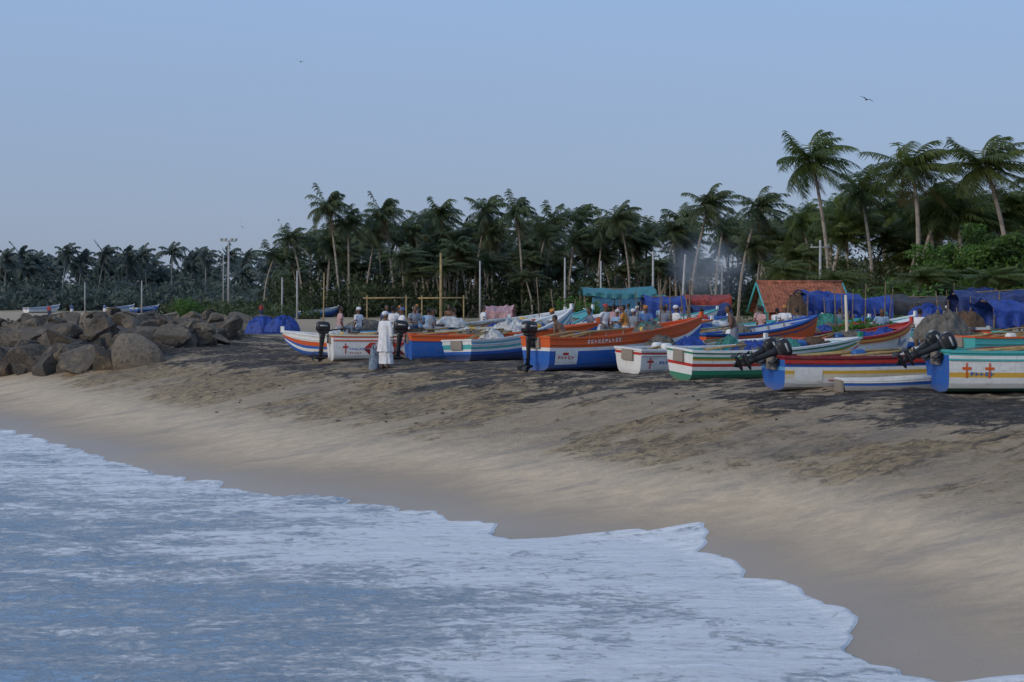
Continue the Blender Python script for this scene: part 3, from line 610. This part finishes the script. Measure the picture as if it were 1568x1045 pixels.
d=95;x=X(960,d);g=g1(x,d);b_=Bd();b_.box((0,0,1.1),(4.5,2.5,2.2),0);b_.box((-1,-1.27,1.2),(.9,.04,.8),1);b_.box((1.,-1.27,.95),(.8,.04,1.8),1);b_.box((0,0,2.28),(4.9,3,.08),2);b_.obj('tin_roof_hut',[plain('blue_wall',(.06,.2,.36),.8),dm,plain('tin_sheet',(.12,.33,.36),.5,.4,3,.2)],False,None,(x,d,g))
# ================= POLES =================
def pole(name,u,vt,d,r,mat,lean=0.,extra=None):
    x=X(u,d);g=g1(x,d);H=Zv(vt,d)-g;b_=Bd();b_.tube([(0,0,-.3),(lean*.4*H,0,H*.5),(lean*H,0,H)],[r,r*.85,r*.65],0,8)
    if extra=='arm': b_.box((0,0,H-.5),(1.4,.08,.08),0);[b_.tube([(q_,0,H-.46),(q_,0,H-.28)],[.05,.03],0,6) for q_ in (-.6,0,.6)]
    if extra=='mast':
        b_.box((0,0,H-.2),(2.6,.12,.12),0)
        for q_ in (-1.2,-.5,.5,1.2): b_.box((q_,0,H+.12),(.5,.3,.4),0)
    return b_.obj(name,[mat],True,None,(x,d,g))
pole('wooden_pole',675,388,60,.07,BP);pole('wooden_pole',495,418,56,.035,BP,.01);pole('wooden_pole',1298,452,44,.06,paint('c'),-.03);pole('wooden_pole',828,425,62,.03,WP,-.06)
for u,vt,d,l in ((455,415,150,0),(735,400,150,0),(865,395,140,0),(920,400,140,0),(1000,385,120,0),(1044,390,110,.05),(1256,368,100,0),(1105,405,130,.01),(432,425,160,0),(217,430,200,0),(130,432,220,0)): pole('utility_pole',u,vt,d,.12,CP,l,'arm' if u in(1256,) else None)
pole('high_mast_light',350,368,240,.22,CP,0,'mast');pole('high_mast_light',342,388,240,.12,CP,0,None)
b_=Bd();d=58
for u0,u1,v in ((556,628,457),(640,716,457)):
    xa,xb=X(u0,d),X(u1,d);z=Zv(v,d);b_.tube([(xa,d,z),(xb,d,z+.02)],[.035,.03],0,6)
    for uu in (u0+6,u1-6): b_.tube([(X(uu,d),d,2),(X(uu,d),d,z+.12)],[.035,.03],0,6)
b_.obj('bamboo_drying_rack',[BP],True)
b_=Bd();r=random.Random(3)
for i in range(34):
    u=r.uniform(840,1560);d=r.uniform(50,68);x=X(u,d);z=g1(x,d);h=r.uniform(1.6,2.9);b_.tube([(x,d,z),(x+r.uniform(-.35,.35),d,z+h)],[.03,.02],0,5)
b_.obj('mooring_stakes',[WP],True)
# ================= PEOPLE =================
SK=plain('skin_brown',(.15,.08,.05),.55,.15,5,0,0);HR=plain('black_hair',(.012,.01,.01),.6,.2,20);EY=plain('eye_dark',(.01,.01,.01),.2)
CL={k_:clothmat('cloth_'+k_,c,.85,.25) for k_,c in dict(white=(.78,.78,.80),pink=(.55,.33,.33),grey=(.25,.28,.33),blue=(.08,.16,.38),navy=(.03,.05,.12),check=(.20,.22,.28),orange=(.6,.25,.05),red=(.4,.05,.05),brown=(.15,.09,.06),sky=(.28,.42,.6)).items()}
def person(x,y,face,H=1.68,top='white',low='white',lt='skirt',lean=0.,sit=False,arms=((-.03,.25,1.09,.08,.24,.86),(-.03,.25,1.09,.08,.24,.86)),cap=None,vox=.017,z=None,kurta=False,wide=1.,fingers=False):
    b_=Bd();s=H/1.7;dz=-.42 if sit else 0
    Rl=Matrix.Rotation(lean,3,'Y');hip=Vector((0,0,.92))
    def U(p): return Rl@(Vector(p)-hip)+hip+Vector((0,0,dz))
    def cp(p,r,q_,r2,l): b_.cap(p,r,q_,r2,l)
    def el(c,r,l):
        M=Matrix.Translation(U(c))@Rl.to_4x4();b_.ell((0,0,0),r,l,M)
    T_=1;Lw=2
    cp(U((0,0,1.36)),.06,U((.015,0,1.5)),.052,0)
    el((.012,0,1.595),(.094,.076,.112),0);el((.035,0,1.53),(.065,.055,.06),0);cp(U((.1,0,1.60)),.012,U((.115,0,1.575)),.016,0)
    for sy in (-1,1): el((.0,sy*.079,1.585),(.02,.012,.032),0)
    el((.075,0,1.527),(.03,.03,.012),0)
    if cap: el((-.004,0,1.645),(.106,.09,.075),4);el((-.01,0,1.625),(.108,.093,.04),4)
    else: el((-.022,0,1.625),(.092,.083,.098),3)
    el((0,0,1.24),(.125*wide,.175*wide,.20),T_);el((0,0,1.02),(.12*wide,.155*wide,.18),T_);cp(U((0,-.145,1.36)),.068,U((0,.145,1.36)),.068,T_)
    el((0,0,.9),(.125*wide,.165*wide,.13),Lw if not kurta else T_)
    for i,sy in enumerate((-1,1)):
        ex,ey,ez,hx,hy,hz=arms[i];sh=U((0,sy*.19,1.355));el_=U((ex,sy*ey,ez));hd=U((hx,sy*hy,hz))
        midp=sh.lerp(el_,.75);cp(sh,.062,midp,.055,T_)
        if kurta: cp(midp,.055,el_,.05,T_);cp(el_,.05,el_.lerp(hd,.8),.042,T_);cp(el_.lerp(hd,.7),.034,hd,.027,0)
        else: cp(midp,.046,el_,.040,0);cp(el_,.041,hd,.027,0)
        dr=(hd-el_).normalized();pl=hd+dr*.05;cp(hd,.026,pl+dr*.02,.032,0)
        sd=dr.cross(Vector((0,1,0)));sd=sd.normalized() if sd.length>.1 else Vector((1,0,0))
        for k_ in range(4):
            o_=sd*(k_-1.5)*.021;l_=(.07,.085,.08,.06)[k_];p1=pl+dr*.035+o_;p2=p1+dr*l_*.5;p3=p2+(dr+Vector((0,-sy*.5,0))).normalized()*l_*.5
            b_.cap(p1,.010,p2,.0095,0,8);b_.cap(p2,.0095,p3,.008,0,8)
        b_.cap(hd+dr*.02+sd*.025,.012,hd+dr*.06+sd*.06,.010,0,8)
    hz_=.88+dz
    for sy in (-1,1):
        hp_=Vector((0,sy*.09,hz_));kn=Vector((.42,sy*.13,.47)) if sit else Vector((.02,sy*.10,.48));an=Vector((.40,sy*.12,.09)) if sit else Vector((0.,sy*.11,.09))
        if lt=='skirt' and not sit: cp(kn,.055,an,.038,0)
        else: cp(hp_,.09,kn,.06,Lw);cp(kn,.056,kn.lerp(an,.6 if lt!='shorts' else .1),.05,Lw);cp(kn,.052,an,.036,0)
        b_.cap(an+Vector((-.03,0,-.045)),.036,an+Vector((.13,sy*.02,-.06)),.026,0)
    if lt=='skirt' and not sit:
        rings=[]
        zs=np.linspace(1.0 if not kurta else .9,.13,12)
        for zz in zs:
            t=(1.0-zz)/.87;ring=[]
            for j in range(40):
                a=6.283*j/40;f=1+t*.07*math.sin(a*7+zz*3)+t*.04*math.sin(a*13+1);ring.append((.02*t+(.118+.055*t)*wide*f*math.cos(a),(.158+.055*t)*wide*f*math.sin(a),zz))
            rings.append(ring)
        b_.loft(rings[::-1],Lw)
    if kurta:
        rings=[]
        for zz in np.linspace(1.3,.50,10):
            t=(1.3-zz)/.8;ring=[]
            for j in range(40):
                a=6.283*j/40;f=1+t*.09*math.sin(a*6+zz*4)+t*.05*math.sin(a*11+2);ring.append(tuple(U(((.13+.065*t)*f*wide*math.cos(a),(.172+.055*t)*f*wide*math.sin(a),zz))))
            rings.append(ring)
        b_.loft(rings[::-1],T_)
    me=b_.mesh('tmp',[]);ob=bpy.data.objects.new('tmp',me);sc.collection.objects.link(ob)
    md=ob.modifiers.new('r','REMESH');md.mode='VOXEL';md.voxel_size=vox
    m2=ob.modifiers.new('s','SMOOTH');m2.iterations=2;m2.factor=.4
    dg=bpy.context.evaluated_depsgraph_get();nm=bpy.data.meshes.new_from_object(ob.evaluated_get(dg));bpy.data.objects.remove(ob)
    pts=[];lab=[]
    for f,l in zip(b_.f,b_.m):
        c=Vector((0,0,0))
        for i in f: c+=Vector(b_.v[i])
        if len(f)<=4: pts.append(c/len(f));lab.append(l)
    kd=kdtree.KDTree(len(pts))
    for i,p in enumerate(pts): kd.insert(p,i)
    kd.balance()
    nm.materials.clear()
    for m_ in (SK,CL[top] if top!='skin' else SK,CL[low],HR,CL[cap] if cap else HR): nm.materials.append(m_)
    for p in nm.polygons: p.material_index=lab[kd.find(p.center)[1]];p.use_smooth=True
    o=bpy.data.objects.new('person',nm);sc.collection.objects.link(o);o.scale=(s,)*3
    o.location=(x,y,(g1(x,y) if z is None else z)-.005);o.rotation_euler=(0,0,face)
    eb=Bd()
    for sy in (-1,1): eb.ell(tuple(U((.093,sy*.033,1.60))),(.009,.013,.008),0,nu=8,nv=5)
    eb.obj('eyes',[EY],True,o)
    return o
x,y=place(590,564);person(x,y,D2(50),1.78,'white','white','skirt',kurta=True,cap='white',vox=.0095,wide=1.15,arms=((-.02,.27,1.08,.06,.27,.86),(.02,.28,1.10,.20,.20,.98))).name='man_in_white_robe'
heap('cloth_sack',x-.36,y+.1,g1(x-.36,y+.1)-.02,.17,.17,.78,clothmat('sack_grey',(.22,.28,.36),.9,.4),31)
person(X(521,52),52,D2(20),1.65,'pink','grey','pants',sit=True,z=2.6)
person(X(549,53),53,D2(150),1.65,'white','grey','pants',sit=True,z=2.55,cap='white')
AR=[((-.03,.25,1.09,.08,.24,.86),(.05,.27,1.1,.25,.18,1.1)),((.1,.24,1.12,.32,.15,1.15),(.1,.24,1.12,.32,.15,1.12)),((-.08,.3,1.12,.1,.2,.98),(-.03,.25,1.09,.06,.24,.86))]
PP=[(602,53,80,'white','white',0,None),(616,50.5,200,'white','check',0,'blue'),(634,52,-60,'grey','navy',.1,None),(660,50.5,10,'check','brown',.08,None),(642,53,120,'sky','brown',0,None),(610,58,0,'blue','white',0,None),(864,45,140,'skin','brown',.6,None),(893,58,40,'pink','white',0,None),(925,52,-40,'white','check',.1,'red'),(940,56,100,'pink','brown',0,None),(958,52,160,'orange','white',.15,None),(970,54,30,'grey','white',.0,'white'),(985,60,0,'sky','navy',0,None),(1125,46,170,'skin','check',.3,None),(1075,60,60,'red','white',0,None),(1190,58,60,'white','brown',0,None),(695,58,20,'brown','white',0,None),(740,60,20,'white','grey',0,None),(1350,52,-100,'sky','white',.2,None),(1408,48,60,'white','brown',.1,None),(877,62,20,'navy','white',0,None),(1035,54,20,'white','white',0,'white'),(905,52,200,'check','white',.1,None)]
rp=random.Random(21)
for i in range(26):
    PP.append((rp.choice([rp.uniform(560,760),rp.uniform(850,1130),rp.uniform(850,1050),rp.uniform(1130,1520)]),rp.uniform(52,72),rp.uniform(0,360),rp.choice(['white','blue','check','pink','red','grey','sky','skin']),rp.choice(['white','check','navy','brown']),rp.choice([0,0,.1,.4]),rp.choice([None,None,'white','orange'])))
for u,d,f,top,low,lean,cap in PP:
    person(X(u,d),d,D2(f),R.uniform(1.64,1.8),top,low,R.choice(['skirt','pants']),lean,cap=cap,vox=.02 if d<58 else .027,arms=R.choice(AR))
for u,d in ((75,150),(110,170),(237,160),(300,175),(160,190),(400,150)): person(X(u,d),d,D2(R.uniform(0,360)),1.68,R.choice(['blue','white','red']),R.choice(['white','navy']),'skirt',vox=.045)
# ================= BIRDS =================
def bird(u,v,d,span,yaw,bank):
    b_=Bd();b_.ell((0,0,0),(.22,.06,.06),0);b_.ell((.22,0,.015),(.06,.04,.04),0);b_.add([(-.18,-.03,0),(-.4,-.09,0),(-.4,.09,0),(-.18,.03,0)],[(0,1,2,3)],0)
    for sd in (-1,1): b_.add([(.1,0,.03),(.14,sd*.3,.13),(.05,sd*.75,.1),(-.06,sd*.62,.1),(-.1,sd*.3,.12),(-.1,0,.03)],[(0,1,4,5),(1,2,3,4)],0)
    o=b_.obj('flying_bird',[plain('bird_feathers',(.05,.045,.04),.8)],False,None,(X(u,d),d,Zv(v,d)),(bank,0,yaw));o.scale=(span,)*3
bird(460,95,105,.66,1.5,.25);bird(1327,153,105,.8,1.8,.3);bird(371,348,160,.5,1.3,.5);bird(368,340,180,.4,1.6,-.4)
b_=Bd();r=random.Random(9)
for i in range(70):
    u=r.uniform(300,1560);v=r.uniform(568,650);x,y=place(u,v);b_.ell((x,y,g1(x,y)+.01),(r.uniform(.02,.07),r.uniform(.02,.04),.02),0,nu=7,nv=5)
b_.obj('beach_debris',[plain('debris',(.06,.05,.045),.9)],True)
# ================= SMOKE =================
bm=bmesh.new();bmesh.ops.create_icosphere(bm,subdivisions=3,radius=1);me=bpy.data.meshes.new('cooking_smoke');bm.to_mesh(me);bm.free()
so_=bpy.data.objects.new('cooking_smoke',me);sc.collection.objects.link(so_);d=128;so_.location=(X(1085,d),d,Zv(412,d));so_.scale=(4.6,3,3.6);so_.rotation_euler=(0,.35,0)
m=bpy.data.materials.new('smoke');m.use_nodes=True;nt=m.node_tree;nt.nodes.remove(nt.nodes['Principled BSDF'])
vs=nt.nodes.new('ShaderNodeVolumeScatter');vs.inputs['Color'].default_value=(.75,.85,1,1);vs.inputs['Anisotropy'].default_value=.2
co=objco(nt);ln=nt.nodes.new('ShaderNodeVectorMath');ln.operation='LENGTH';nt.links.new(co,ln.inputs[0])
dn=mth(nt,'MULTIPLY',ramp(nt,ln.outputs['Value'],1.,.2),ramp(nt,noise(nt,co,1.6,3,.6,.6),.38,.6));nt.links.new(mth(nt,'MULTIPLY',dn,.40),vs.inputs['Density'])
nt.links.new(vs.outputs[0],nt.nodes['Material Output'].inputs['Volume']);me.materials.append(m)
# ================= WORLD / LIGHT / CAMERA =================
w=bpy.data.worlds.new('World');sc.world=w;w.use_nodes=True;nt=w.node_tree;bg=nt.nodes['Background']
sky=nt.nodes.new('ShaderNodeTexSky');sky.sky_type='NISHITA';sky.sun_disc=False;sky.sun_elevation=D2(22);sky.sun_rotation=D2(230);sky.altitude=0;sky.air_density=1.;sky.dust_density=1.;sky.ozone_density=4
tc=nt.nodes.new('ShaderNodeTexCoord').outputs['Generated'];sp_=nt.nodes.new('ShaderNodeSeparateXYZ');nt.links.new(tc,sp_.inputs[0])
cr=nt.nodes.new('ShaderNodeValToRGB');nt.links.new(sp_.outputs[2],cr.inputs[0]);es=cr.color_ramp.elements
K=.12
def ce(p_,c): 
    e_=es.new(p_);e_.color=(c[0],c[1],c[2],1)
es[0].position=0;es[0].color=(.28,.34,.47,1);es[1].position=1;es[1].color=(.30,.44,.70,1)
ce(.05,(.30,.37,.52));ce(.12,(.31,.41,.60));ce(.21,(.32,.46,.71));ce(.5,(.36,.50,.76))
g2=mixc(nt,1.,cr.outputs[0],(1/K,1/K,1/K),'MULTIPLY')
nt.links.new(mixc(nt,.85,sky.outputs[0],g2),bg.inputs[0]);bg.inputs[1].default_value=K
sl=bpy.data.lights.new('sun','SUN');sl.energy=1.5;sl.angle=D2(20);sl.color=(1,.87,.70);so=bpy.data.objects.new('sun',sl);sc.collection.objects.link(so)
dv=Vector((-.75,-.62,math.tan(D2(22))));so.rotation_euler=dv.to_track_quat('Z','Y').to_euler()
cam=bpy.data.cameras.new('camera');co_=bpy.data.objects.new('camera',cam);sc.collection.objects.link(co_);co_.location=(0,0,CZ);co_.rotation_euler=(math.pi/2,0,0)
cam.lens=50;cam.sensor_width=36;cam.shift_y=-60.5/1568;cam.clip_start=.5;cam.clip_end=12000;sc.camera=co_
sc.view_settings.view_transform='Standard';sc.view_settings.look='None';sc.view_settings.exposure=0
